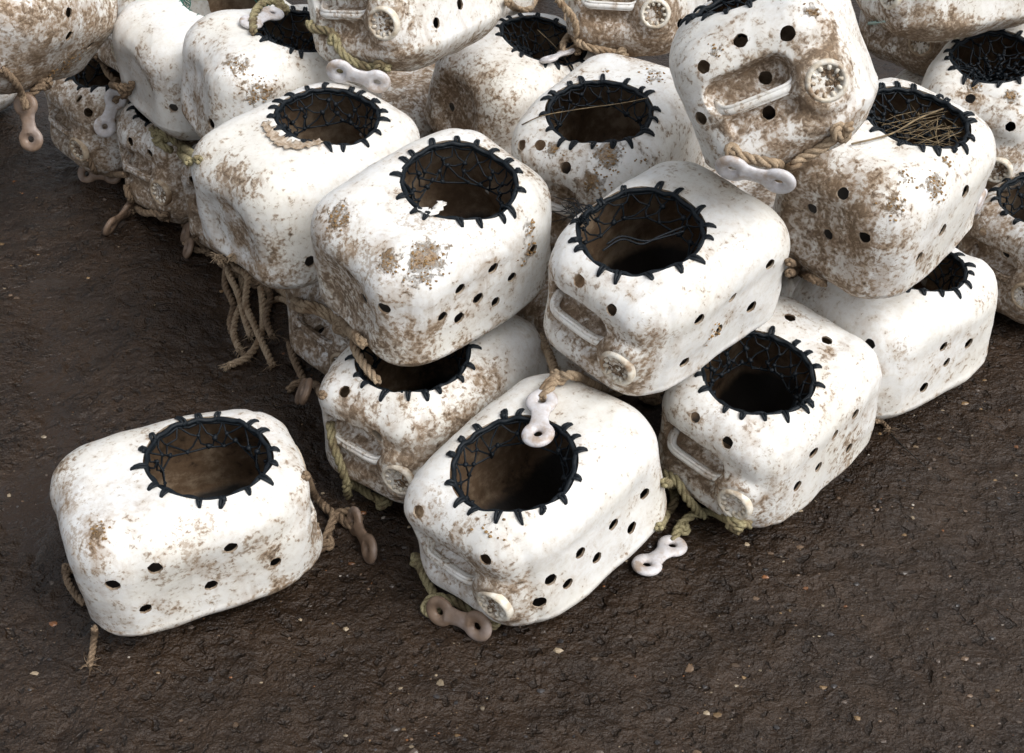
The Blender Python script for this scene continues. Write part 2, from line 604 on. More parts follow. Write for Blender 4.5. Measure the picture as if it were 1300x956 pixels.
LABEL = {
    'A': 'single white plastic pot lying apart from the pile on the mud',
    'B': 'white pot on the mud with a white link hanging over its opening',
    'C': 'white bottom pot with clean cap and greenish rope beside its muddy end link',
    'D': 'clean white bottom pot half covered by the pot with straw in its opening',
    'E': 'stained bottom pot with a tan rope dropping into its half hidden opening',
    'V': 'muddy bottom pot whose drilled end peers out beneath tan rope tangle',
    'U': 'brown stained bottom pot showing a handle below two clean white pots',
    'T': 'brown stained bottom pot with jutting cap and thick green rope on top',
    'S': 'muddiest bottom pot with a pinkish link lying on its top',
    'AA': 'dirty bottom pot with capped brown end under the pot with ragged dark net',
    'F': 'white pot with torn white flake at its laced opening and ochre silt spots',
    'G': 'white pot with loose twine tuft at opening, cap and handle facing outward',
    'H': 'clean white pot with peeling dirty film along the edge of its netted opening',
    'I': 'white pot with dry straw in its opening and dark mud on its end',
    'Y': 'white pot with ragged dark net and a cap below two drilled holes',
    'J': 'white pot with a single straw lying across its opening and ochre crusts',
    'K': 'white pot with dark hollow base end and tan rope over its opening',
    'R': 'white pot with brown blotches under a greenish rope, wedged among clean pots',
    'Q': 'cleanest white pot with thin green netting round its opening',
    'P': 'white pot with drilled, handled end squeezed beside the clean green-netted pot',
    'L': 'top pot tipped back, showing handle, round cap and six drilled holes',
    'M': 'top pot with cap and green rope loop resting on other pots',
    'N': 'brown speckled top pot with a vertical tan rope beside it',
    'O': 'brown speckled upper pot with three round holes and a hanging muddy link',
    'W': 'upper white pot with a small mint green scrap on its side',
    'X': 'shaded stained pot under the pot with a mint green scrap',
    'h11': 'pale upper pot largely behind the three-holed pot with the hanging muddy link',
    'h10': 'yellowed pot on the mud behind the hanging muddy link',
    'Z2': 'pale pot deep in the pile behind the hollow dark base end',
    'h4': 'shaded grey pot seen deep in the gap beside the hollow dark base end',
    'h3': 'shaded bottom pot under the pot with torn flake and the ochre crusted pot',
}
DIRT = dict(A=.40, B=.30, C=.38, D=.24, E=.44, V=.85, U=.8, T=.75, S=.95, AA=.7, F=.42, G=.33, H=.30, I=.42, Y=.42, J=.48, K=.40,
            R=.36, Q=.10, P=.36, L=.34, M=.33, N=.46, O=.42, W=.42, X=.6, h10=.5, Z2=.5)
NETROWS = dict(A=2, B=2, C=3, D=3, E=2, F=3, G=2, H=3, I=4, J=2, K=4, L=4, Y=5, R=4, Q=1, AA=3, T=3, S=3)
# drilled holes, as seen: pixel positions in the photograph are cast on to the pot once, at build time
HOLES = {
    'A': [(143, 743), (197, 722), (185, 773), (293, 696), (268, 743), (350, 714)],
    'B': [(616, 711), (818, 627), (779, 666), (802, 670), (737, 702), (758, 708), (699, 736), (721, 741), (685, 765), (531, 650)],
    'C': [(1003, 403), (1050, 432), (882, 530), (923, 562), (1086, 526), (1078, 569), (1033, 575), (1039, 593), (1012, 617), (1060, 552), (845, 532)],
    'D': [(1173, 492), (1202, 460), (1230, 436), (1198, 440), (1104, 437)],
    'E': [(478, 553), (437, 497)],
    'F': [(626, 341), (676, 318), (650, 352), (584, 367), (607, 379), (629, 383), (562, 402), (583, 404), (445, 349), (462, 379), (487, 392)],
    'G': [(735, 357), (776, 394), (930, 378), (888, 406), (912, 420), (954, 390), (869, 460), (978, 336)],
    'H': [(394, 332)],
    'I': [(1070, 246), (1031, 265), (1051, 298), (1097, 302), (1226, 243), (1167, 327), (1197, 292)],
    'J': [(686, 184), (718, 213), (662, 184)],
    'K': [(573, 136)],
    'L': [(940, 51), (1000, 43), (893, 85), (972, 99), (976, 143), (889, 151)],
    'M': [(554, 29), (584, 5)],
    'N': [(864, 30)],
    'O': [(88, 16), (88, 46), (115, 58)],
    'P': [(125, 4), (146, 18), (141, 47)],
    'Q': [(192, 110), (220, 137)],
    'R': [(268, 157)],
    'U': [(243, 230), (270, 240)],
    'V': [(382, 392), (405, 418)],
    'W': [(1130, 4)],
    'X': [(1140, 99)],
    'Y': [(1232, 125), (1283, 161)],
    'AA': [(1247, 295), (1276, 322)],
    'T': [(165, 180), (190, 195)],
    'S': [(100, 125), (112, 143)],
}
# silt patches: (x, y, radius px, strength, kind) with kind o = ochre crust, b = brown mud
MUD = {
    'A': [(125, 680, 30, .75, 'b'), (125, 675, 18, .7, 'o'), (330, 690, 50, .25, 'b'), (220, 740, 60, .3, 'b'), (370, 740, 30, .35, 'b')],
    'B': [(625, 668, 22, .55, 'o'), (620, 735, 35, .6, 'b'), (640, 780, 30, .5, 'b'), (570, 690, 30, .5, 'b'), (530, 660, 20, .4, 'b')],
    'C': [(1052, 450, 16, .6, 'b'), (1080, 560, 40, .45, 'b'), (1000, 640, 30, .3, 'b'), (880, 570, 30, .5, 'b'), (850, 560, 25, .4, 'b')],
    'D': [(1200, 460, 40, .35, 'b'), (1245, 400, 30, .3, 'b'), (1110, 470, 14, .6, 'b')],
    'E': [(590, 540, 50, .6, 'b'), (620, 480, 40, .5, 'b'), (560, 570, 35, .5, 'b'), (440, 520, 30, .4, 'b')],
    'F': [(540, 335, 38, 1.0, 'o'), (495, 335, 20, .8, 'o'), (672, 290, 16, .9, 'o'), (430, 275, 26, .8, 'o'), (540, 420, 50, .45, 'b'), (450, 400, 50, .55, 'b'), (415, 310, 35, .5, 'b'), (630, 345, 40, .35, 'b'), (670, 320, 20, .6, 'o')],
    'G': [(735, 400, 45, .55, 'b'), (760, 430, 40, .5, 'b'), (830, 430, 25, .5, 'b'), (905, 425, 25, .5, 'o'), (700, 370, 22, .6, 'b'), (930, 400, 40, .3, 'b'), (700, 345, 10, .8, 'b')],
    'H': [(300, 290, 40, .6, 'b'), (330, 330, 40, .5, 'b'), (400, 345, 40, .35, 'b'), (290, 240, 30, .5, 'b')],
    'I': [(1188, 240, 24, 1.1, 'o'), (1135, 262, 20, .9, 'o'), (1150, 225, 16, .7, 'o'), (1202, 205, 10, 1.0, 'o'), (1030, 225, 48, .75, 'b'), (1010, 290, 40, .6, 'b'), (1080, 330, 55, .55, 'b'), (1170, 340, 30, .4, 'b'), (1090, 270, 50, .4, 'b')],
    'J': [(775, 198, 26, 1.1, 'o'), (757, 232, 24, 1.0, 'o'), (703, 190, 14, 1.0, 'o'), (830, 97, 20, 1.0, 'o'), (770, 90, 8, .8, 'o'), (820, 200, 20, .6, 'o'), (740, 240, 20, .6, 'b')],
    'K': [(580, 115, 40, .85, 'b'), (600, 140, 30, .8, 'b'), (590, 165, 30, .7, 'b'), (675, 145, 14, .9, 'o'), (560, 150, 30, .7, 'b')],
    'L': [(960, 110, 45, .4, 'b'), (1000, 130, 40, .35, 'b'), (1030, 15, 14, .9, 'o'), (905, 65, 14, .9, 'o'), (1050, 50, 40, .3, 'b'), (940, 140, 40, .3, 'b'), (1100, 60, 25, .4, 'b')],
    'M': [(450, 25, 40, .35, 'b'), (520, 65, 25, .3, 'b'), (470, 55, 30, .3, 'b')],
    'N': [(780, 15, 40, .5, 'b'), (845, 40, 35, .5, 'b'), (800, 50, 30, .5, 'b')],
    'O': [(20, 45, 35, .8, 'b'), (30, 85, 30, .5, 'b'), (90, 75, 30, .5, 'o'), (70, 90, 30, .4, 'b')],
    'P': [(135, 35, 30, .6, 'b'), (140, 60, 20, .6, 'b')],
    'Q': [(175, 70, 18, .5, 'b'), (205, 110, 24, .45, 'b'), (185, 90, 20, .35, 'b')],
    'R': [(330, 120, 26, .8, 'o'), (300, 85, 20, .7, 'o'), (250, 130, 30, .5, 'b'), (340, 105, 20, .5, 'b')],
    'Y': [(1238, 108, 9, 1.1, 'o'), (1283, 122, 10, 1.1, 'o'), (1260, 140, 30, .3, 'b'), (1190, 60, 30, .3, 'b')],
    'W': [(1200, 30, 60, .35, 'b')],
    'X': [(1135, 85, 40, .5, 'b')],
    'AA': [(1245, 320, 40, .7, 'b')],
}

# --- image ray helper (only used to find where things sit on the pots while building)
_p = R_(CAM_PITCH)
FW = Vector((0, math.cos(_p), -math.sin(_p)))
UPV = Vector((0, math.sin(_p), math.cos(_p)))
CAMP = Vector((0, 0, CAM_H))


def ray(px, py):
    return (FW + Vector((1, 0, 0)) * ((px - 650) / FPX) + UPV * ((478 - py) / FPX)).normalized()


def pose_matrix(k):
    x, y, z, yaw, pit, rol, hx, hy, hr = POSE[k]
    m = Matrix.Translation((x, y, z)) @ Matrix.Rotation(R_(yaw), 4, 'Z') @ Matrix.Rotation(R_(pit), 4, 'Y') @ Matrix.Rotation(R_(rol), 4, 'X')
    if k in FLIP:
        m = m @ Matrix.Rotation(math.pi, 4, 'Z')
        hx, hy = -hx, -hy
    return m, hx, hy, hr


# --- shell shape
CAPU, CAPV = 0.080, -0.016           # cap centre on the end face (u to the right, v up)
_grid_cache = {}


def cube_grid(n):
    if n in _grid_cache:
        return _grid_cache[n]
    na, nb, nc = n
    ids = -np.ones((na + 1, nb + 1, nc + 1), int)
    I, J, K = np.meshgrid(np.arange(na + 1), np.arange(nb + 1), np.arange(nc + 1), indexing='ij')
    surf = (I == 0) | (I == na) | (J == 0) | (J == nb) | (K == 0) | (K == nc)
    ids[surf] = np.arange(surf.sum())
    P = np.stack([I[surf] / na * 2 - 1, J[surf] / nb * 2 - 1, K[surf] / nc * 2 - 1], 1)
    F = []

    def side(g, rev):
        q = np.stack([g[:-1, :-1], g[1:, :-1], g[1:, 1:], g[:-1, 1:]], -1).reshape(-1, 4)
        F.append(q[:, ::-1] if rev else q)
    side(ids[0], True); side(ids[na], False)
    side(ids[:, 0], False); side(ids[:, nb], True)
    side(ids[:, :, 0], True); side(ids[:, :, nc], False)
    _grid_cache[n] = (P, np.concatenate(F))
    return _grid_cache[n]


DIM = np.array([A_, B_, C_])


def shell(n, seed, inner=False, plain=False, hollow=0.005):
    P, F = cube_grid(n)
    P = np.sign(P) * np.abs(P) ** 0.92
    q = P * DIM
    core = np.clip(q, -DIM + RC, DIM - RC)
    d = q - core
    pn = 2.2
    ln = (np.abs(d) ** pn).sum(1) ** (1 / pn)
    o = core + d / ln[:, None] * RC
    nrm = np.sign(d) * np.abs(d) ** (pn - 1)
    nrm /= np.linalg.norm(nrm, axis=1, keepdims=True)
    # the moulding narrows in shoulders towards the capped end and a little towards the base, sides belly out
    tx = o[:, 0] / A_
    sc_ = 1.055 - 0.16 * sstep(-0.25, -1.05, tx) - 0.065 * sstep(0.35, 1.05, tx)
    rs_ = np.random.RandomState(seed * 13 + 5).uniform(-1, 1, 6)
    o = np.stack([o[:, 0] * 1.015, o[:, 1] * sc_ * (1 + .03 * rs_[0] * tx), o[:, 2] * (sc_ * .6 + .4) * (1 + .03 * rs_[1] * tx)], 1)
    o[:, 1] += 0.012 * rs_[2] * (o[:, 2] / C_) + 0.008 * rs_[3] * tx * tx
    o[:, 0] += 0.014 * rs_[4] * (o[:, 2] / C_) + 0.010 * rs_[5] * (o[:, 1] / B_)
    tuck = np.clip((-0.082 - o[:, 2]) / 0.05, 0, 1)
    o[:, 1] *= 1 - 0.16 * tuck
    o[:, 0] *= 1 - 0.06 * tuck
    u, v = -o[:, 1], o[:, 2]
    wc = sstep(0.45, 0.85, -nrm[:, 0])
    wb = sstep(0.45, 0.85, nrm[:, 0])
    ws = sstep(0.6, 0.95, np.abs(nrm[:, 1]))
    grow = 0.010 if inner else 0.0
    res = o.copy()
    if not plain:
        # handle hollow, lower finger groove, dished face, neck of the cap
        r1 = rrect(u, v, -0.030, 0.024, 0.066 + grow, 0.026 + grow, 0.024)
        r2 = rrect(u, v, -0.026, -0.030, 0.056 + grow, 0.015 + grow, 0.014)
        r3 = rrect(u, v, -0.012, 0.006, 0.112, 0.066, 0.05)
        dep = (0.036 + grow * .4) * sstep(0.008, -0.012, r1) + 0.014 * sstep(0.007, -0.008, r2) + 0.008 * sstep(0.022, -0.022, r3)
        dep -= (0.0 if inner else 0.013) * sstep(0.058, 0.036, np.hypot(u - CAPU, v - CAPV))
        res[:, 0] += dep * wc
        # concave base with a rim
        e = np.hypot(o[:, 1] / 0.098, o[:, 2] / 0.092)
        res[:, 0] -= wb * (hollow * sstep(0.92, 0.5, e) - (0.0008 if not inner else 0) * np.exp(-((e - 1.08) / .12) ** 2))
        # slack panels on the long sides
        rs = rrect(o[:, 0], o[:, 2], 0, -0.005, 0.13, 0.078, 0.05)
        res[:, 1] -= np.sign(o[:, 1]) * ws * 0.004 * sstep(0.02, -0.03, rs)
        s = seed * 7.31
        nz = 0.0060 * perlin(o * 6.0 + s) + 0.0030 * perlin(o * 15 + s + 40)
        dn = perlin(o * 8.5 + s + 120)
        nz = nz - 0.010 * np.maximum(0, dn - 0.28)                 # knocks and dents
        if not inner:
            nz = nz + 0.0007 * perlin(o * 48 + s + 80)
        res += nrm * nz[:, None]
        # shoulder crease near the capped end, worn flat underside edge
        if not inner:
            res -= nrm * (0.0022 * np.exp(-((o[:, 0] + A_ - 0.052) / 0.007) ** 2) * (1 - wc))[:, None]
        # mould seam round the long way
        if not inner:
            res += nrm * (0.0016 * np.exp(-((o[:, 2] + 0.074) / 0.0035) ** 2) * (1 - wc))[:, None]
    if inner:
        res -= nrm * 0.0040
        F = F[:, ::-1]
    return res, F, o, nrm


def bvh_of(V, F):
    return BVHTree.FromPolygons([tuple(p) for p in V.tolist()], F.tolist())


class Pot:
    pass


pots = {}
HIDDEN = {'h1', 'h2', 'h4', 'h5', 'h7', 'h9'}
SMALL = HIDDEN | {'h11', 'h3', 'h4', 'h10', 'Z2', 'W', 'X', 'O', 'AA', 'S', 'U', 'V', 'P', 'N'}
for i, k in enumerate(POSE):
    p = Pot()
    p.key, p.seed = k, i + 1
    p.m, p.hx, p.hy, p.hr = pose_matrix(k)
    p.inv = p.m.inverted()
    n = (40, 38, 36) if k in SMALL else (58, 64, 62)
    p.hollow = dict(K=.018, H=.011, F=.009, I=.009, R=.008, Q=.009).get(k, .004)
    p.V, p.F, p.o, p.n = shell(n, p.seed, hollow=p.hollow)
    p.bvh = bvh_of(p.V, p.F)
    p.d = DIRT.get(k, .5)
    pots[k] = p


def cast(px, py, key=None):
    """world hit point and normal of an image ray, on one pot, on any pot, or on the ground"""
    d = ray(px, py)
    best = None
    for k in ([key] if key else pots):
        p = pots[k]
        o2 = p.inv @ CAMP
        d2 = (p.inv.to_3x3() @ d).normalized()
        h = p.bvh.ray_cast(o2, d2)
        if h[0] is not None:
            w = p.m @ h[0]
            t = (w - CAMP).length
            if best is None or t < best[3]:
                best = (w, (p.m.to_3x3() @ h[1]).normalized(), k, t)
    if key is None:
        t = -CAMP.z / d.z
        if t > 0 and (best is None or t < best[3]):
            w = CAMP + d * t
            w.z = gz(w.x, w.y)
            best = (w, Vector((0, 0, 1)), 'ground', t)
    return best


# --- shared part meshes
def tri_solid(rings):
    pass


def cutter_mesh(p):
    """one mesh with the big opening and all drilled holes"""
    mb = MB()
    N = 72
    lo, hi = [], []
    ph = rng.uniform(0, 6)
    for j in range(N):
        a = 2 * math.pi * j / N
        r = p.hr * (1 + 0.012 * math.sin(2 * a + ph) + 0.010 * math.sin(3 * a + ph * 2) + 0.004 * math.sin(9 * a + ph))
        x, y = p.hx + r * math.cos(a), p.hy + r * math.sin(a)
        lo.append((x, y, C_ - 0.075)); hi.append((x, y, C_ + 0.06))
    v = lo + hi
    f = [(j, (j + 1) % N, N + (j + 1) % N, N + j) for j in range(N)]
    f += [tuple(range(N))[::-1], tuple(range(N, 2 * N))]
    mb.add(v, f)
    p.drill = []
    for (px, py) in HOLES.get(p.key, []):
        h = cast(px, py, p.key)
        if not h:
            continue
        c = p.inv @ h[0]
        nn = (p.inv.to_3x3() @ h[1]).normalized()
        if any((c - q[0]).length < 0.025 for q in p.drill):
            continue
        if nn.z > 0.2 and math.hypot(c.x - p.hx, c.y - p.hy) < p.hr + 0.014:
            continue
        p.drill.append((c, nn))
        r = 0.0112 * rng.uniform(0.88, 1.08)
        e1 = nn.orthogonal().normalized()
        e2 = nn.cross(e1)
        K = 18
        rr = [r * rng.uniform(.93, 1.07) for _ in range(K)]
        vv = [c + nn * d + e1 * (rr[q] * math.cos(6.28319 * q / K)) + e2 * (rr[q] * math.sin(6.28319 * q / K)) for d in (-.020, .014) for q in range(K)]
        mb.add(vv, [(q, (q + 1) % K, K + (q + 1) % K, K + q) for q in range(K)] + [tuple(range(K))[::-1], tuple(range(K, 2 * K))])
    return mb


dg = None


def apply_modifiers(o):
    g = bpy.context.evaluated_depsgraph_get()
    g.update()
    return bpy.data.meshes.new_from_object(o.evaluated_get(g))


def build_body(p):
    n = (26, 24, 24) if p.key in SMALL else (34, 34, 32)
    Vi, Fi, _, _ = shell(n, p.seed, inner=True, hollow=p.hollow)
    V = np.concatenate([p.V, Vi])
    F = np.concatenate([p.F, Fi + len(p.V)])
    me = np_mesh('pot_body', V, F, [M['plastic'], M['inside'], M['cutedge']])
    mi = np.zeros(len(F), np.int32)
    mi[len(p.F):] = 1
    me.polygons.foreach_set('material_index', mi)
    tmp = link_obj('tmp_body', me)
    cm = cutter_mesh(p).mesh('cut', M['plastic'], False)
    for mt in (M['inside'], M['cutedge']):
        cm.materials.append(mt)
    cm.polygons.foreach_set('material_index', [2] * len(cm.polygons))
    co = link_obj('tmp_cut', cm)
    md = tmp.modifiers.new('cut', 'BOOLEAN')
    md.operation = 'DIFFERENCE'
    md.solver = 'MANIFOLD'
    md.object = co
    out = apply_modifiers(tmp)
    if len(out.polygons) < 500:
        print('BOOLEAN FAILED', p.key)
        md.solver = 'EXACT'
        out = apply_modifiers(tmp)
    bpy.data.objects.remove(tmp)
    bpy.data.objects.remove(co)
    out.name = 'pot_body'
    nv = len(out.vertices)
    out.polygons.foreach_set('use_smooth', np.ones(len(out.polygons), bool))
    out.set_sharp_from_angle(angle=R_(48))
    X = np.empty(nv * 3, np.float32)
    out.vertices.foreach_get('co', X)
    X = X.reshape(-1, 3).astype(float)
    u, v = -X[:, 1], X[:, 2]
    face = sstep(-A_ + 0.075, -A_ + 0.03, X[:, 0])
    base = sstep(A_ - 0.07, A_ - 0.03, X[:, 0])
    rec = sstep(0.012, -0.006, rrect(u, v, -0.028, 0.0, 0.07, 0.052, 0.03)) * face
    neck = np.exp(-((np.hypot(u - CAPU, v - CAPV) - 0.042) / 0.014) ** 2) * face
    low = sstep(-0.25 * C_, -0.90 * C_, X[:, 2])
    k = 0.45 + 0.9 * p.d
    dirt = 0.42 * p.d + (0.02 if p.d > .7 else 0) + k * (0.15 * face + 0.17 * base + 0.28 * rec + 0.22 * neck + 0.38 * low)
    # a muddy splash around every drilled hole
    for c, nn in p.drill:
        dd = np.linalg.norm(X - np.array(c), axis=1)
        dirt += 0.12 * k * np.exp(-(dd / 0.020) ** 2)
    och = np.zeros(nv)
    p.crust = []
    for (px, py, rp, st, kd) in MUD.get(p.key, []):
        h = cast(px, py, p.key)
        if not h:
            continue
        c = np.array(p.inv @ h[0])
        r = rp * h[3] / FPX
        dd = np.linalg.norm(X - c, axis=1) / r
        g = np.exp(-(dd / 0.95) ** 2)
        if kd == 'b':
            dirt += 0.50 * st * g
        else:
            och = np.maximum(och, st * g)
            p.crust.append((Vector(c), r, st))
    for nm, arr in (('dirt', np.clip(dirt, -0.1, 0.62)), ('ochre', np.clip(och, 0, 1.2))):
        at = out.attributes.new(nm, 'FLOAT', 'POINT')
        at.data.foreach_set('value', arr.astype(np.float32))
    return out


# stitch: doubled twine from inside the rim over the edge into a small hole
mb = MB()
for sy in (-1, 1):
    mb.tube([(-0.007, sy * 0.0030, -0.009), (-0.003, sy * 0.0030, 0.0008), (0.004, sy * 0.0026, 0.0038), (0.012, sy * 0.0018, 0.0036), (0.0180, sy * 0.0007, 0.0012), (0.0205, sy * 0.0003, -0.0035)],
            [0.0022, 0.0025, 0.0025, 0.0023, 0.0020, 0.0016], 6)
STITCH = mb.mesh('stitch', M['twine'])
mb = MB()
for sy in (-1, 0.6):
    mb.tube([(-0.006, sy * 0.002, -0.007), (-0.001, sy * 0.0028, 0.003), (0.008, sy * 0.0034, 0.0045), (0.015, sy * 0.001 - 0.002, 0.0012), (0.0165, -0.002, -0.003)],
            [0.0024, 0.0027, 0.0027, 0.0023, 0.0018], 6)
mb.blob((0.001, 0.001, 0.003), 0.0058, 0.25)
STITCH2 = mb.mesh('stitch', M['twine'])
mb = MB()
mb.tube([(-0.005, 0, -0.004), (0, 0, 0.0015), (0.005, 0, 0.0012), (0.0075, 0, -0.002)], 0.0009, 5)
STITCHG = mb.mesh('stitch', M['green'])


def cap_mesh():
    mb = MB()
    prof = [(0.0335, 0.0), (0.0335, 0.008), (0.0322, 0.0115), (0.0300, 0.0135), (0.0272, 0.0138), (0.0250, 0.0120), (0.0242, 0.0060), (0.0235, 0.0045), (0.012, 0.0042), (0.0, 0.0046)]
    N = 40
    v, f = [], []
    for r, h in prof[:-1]:
        for j in range(N):
            a = 2 * math.pi * j / N
            v.append((-h, r * math.cos(a), r * math.sin(a)))
    v.append((-prof[-1][1], 0, 0))
    for i in range(len(prof) - 2):
        for j in range(N):
            j2 = (j + 1) % N
            f.append((i * N + j, (i + 1) * N + j, (i + 1) * N + j2, i * N + j2))
    i = len(prof) - 2
    for j in range(N):
        f.append((i * N + j, len(v) - 1, i * N + (j + 1) % N))
    mb.add(v, f)
    return mb.mesh('cap', M['cap'])


CAPM = cap_mesh()
CAPD = CAPM.copy()
CAPD.materials.clear()
CAPD.materials.append(M['capdirty'])
mb = MB()
for j in range(10):                      # short grip lugs inside the rim of the cap
    a = 2 * math.pi * j / 10
    c, s = math.cos(a), math.sin(a)
    mb.tube([(-0.005, c * 0.0250, s * 0.0250), (-0.0100, c * 0.0225, s * 0.0225), (-0.0095, c * 0.0198, s * 0.0198), (-0.004, c * 0.0185, s * 0.0185)], [0.0034, 0.0038, 0.0036, 0.003], 6)
LUGM = mb.mesh('grip_lugs', M['cap'])
MUDS = []
for q in range(3):                       # silt caked into the cap
    mb = MB()
    for j in range(70):
        a, r = rng.uniform(0, 6.28), 0.021 * math.sqrt(rng.random())
        if q == 2 and math.cos(a) > 0.2:
            continue
        s = rng.uniform(.002, .0048)
        mb.blob((-0.0045 - rng.uniform(0, .002), r * math.cos(a), r * math.sin(a)), (s * .7, s, s), .35)
    MUDS.append(mb.mesh('caked_silt', M['capmud'], False))

mb = MB()
hp = [(0.022, 0.088, 0.012), (0.004, 0.082, 0.002), (-0.006, 0.068, -0.003), (-0.008, 0.03, -0.004), (-0.008, -0.006, -0.005), (-0.004, -0.028, -0.004), (0.006, -0.040, 0.004), (0.022, -0.046, 0.014)]
mb.tube(catmull(hp, 0.006), 0.0088, 10, squash=0.80)
mb.tube(catmull([(x - 0.0035, y, z + 0.0066) for x, y, z in hp], 0.006), 0.0034, 6)
mb.tube(catmull([(x - 0.0035, y, z - 0.0060) for x, y, z in hp], 0.006), 0.0030, 6)
HANDLEM = mb.mesh('handle', M['plastic'])
HANDLED = HANDLEM.copy()
for hm, dv in ((HANDLEM, .26), (HANDLED, .58)):
    for nm, val in (('dirt', dv), ('ochre', 0.0)):
        at = hm.attributes.new(nm, 'FLOAT', 'POINT')
        at.data.foreach_set('value', np.full(len(hm.vertices), val, np.float32))


def surf(p, x, y):
    h = p.bvh.ray_cast(Vector((x, y, C_ + 0.1)), Vector((0, 0, -1)))
    return (h[0], h[1]) if h[0] is not None else (Vector((x, y, C_)), Vector((0, 0, 1)))


def lacing(p, root, off):
    green = p.key == 'Q'
    tw = M['green'] if green else M['twine']
    n = 30 if green else rng.choice((16, 17, 18))
    a0 = rng.uniform(0, 1)
    # cord round the inside of the rim
    pts = []
    for j in range(n * 4):
        a = a0 + 2 * math.pi * j / (n * 4)
        r = p.hr - (0.001 if green else 0.0045) + 0.0015 * math.sin(j * math.pi / 2) + rng.uniform(-.0008, .0008)
        s, _ = surf(p, p.hx + (p.hr) * math.cos(a), p.hy + (p.hr) * math.sin(a))
        pts.append((p.hx + r * math.cos(a), p.hy + r * math.sin(a), s.z - 0.0035 + 0.002 * math.cos(j * math.pi / 2) + rng.uniform(-.001, .001)))
    mb = MB()
    mb.tube(pts, 0.0012 if green else 0.0042, 6, closed=True)
    if not green:
        mb.tube([(x * 1 + 0.0, y, z - 0.005 - rng.uniform(0, .004)) for x, y, z in pts[::2]], 0.0026, 5, closed=True)
    link_obj('rim_cord', mb.mesh('rim_cord', tw), root, off)
    for j in range(n):
        a = a0 + 2 * math.pi * (j + rng.uniform(-.30, .30)) / n
        r0 = p.hr
        s0, _ = surf(p, p.hx + r0 * math.cos(a), p.hy + r0 * math.sin(a))
        s1, nn = surf(p, p.hx + (r0 + .018) * math.cos(a), p.hy + (r0 + .018) * math.sin(a))
        ex = (s1 - s0).normalized()
        ey = Vector((-math.sin(a), math.cos(a), 0))
        ey = (ey - ex * ey.dot(ex)).normalized()
        ez = ex.cross(ey)
        sk = rng.gauss(0, .22)
        ex, ey = ex * math.cos(sk) + ey * math.sin(sk), ey * math.cos(sk) - ex * math.sin(sk)
        sc = rng.uniform(0.55, 1.08)
        mt = Matrix((ex * sc, ey * (1 if green else rng.uniform(.95, 1.25)), ez)).transposed().to_4x4()
        mt.translation = s0 + Vector(off)
        me = STITCHG if green else (STITCH2 if rng.random() < .18 else STITCH)
        o = link_obj('stitch', me, root)
        o.matrix_local = mt
    # knotted net funnel hanging inside
    rows = NETROWS.get(p.key, 3)
    mb = MB()
    nodes = []
    dep = 0.0
    shrink = 0.004
    for k in range(rows + 1):
        row = []
        for j in range(n):
            a = a0 + 2 * math.pi * (j + 0.5 * (k % 2) + rng.uniform(-.42, .42) * (k > 0)) / n
            r = p.hr - shrink - rng.uniform(0, .012) * (k > 0)
            s, _ = surf(p, p.hx + p.hr * math.cos(a), p.hy + p.hr * math.sin(a))
            row.append(Vector((p.hx + r * math.cos(a), p.hy + r * math.sin(a), s.z - 0.006 - dep - rng.uniform(-.004, .012) * (k > 0))))
        nodes.append(row)
        dep += 0.017 if rows < 4 else 0.010
        shrink += 0.006 if rows < 4 else 0.016
    tr = 0.0010 if green else 0.0017
    for k in range(rows):
        for j in range(n):
            b1 = nodes[k + 1][j]
            b2 = nodes[k + 1][(j - 1) % n] if k % 2 == 0 else nodes[k + 1][(j + 1) % n]
            for b in (b1, b2):
                a = nodes[k][j]
                mid = (a + b) / 2 + Vector((rng.uniform(-.006, .006), rng.uniform(-.006, .006), -rng.uniform(0, .010)))
                mb.tube([a, mid, b], tr, 5, caps=False)
    if not green:
        for row in nodes[1:]:
            for q in row:
                mb.blob(q, rng.uniform(.0032, .0062), 0.35)
    last = nodes[-1]
    mb.tube([q + Vector((0, 0, -.002)) for q in last], tr * 1.1, 5, closed=True)
    link_obj('netting', mb.mesh('netting', tw), root, off)


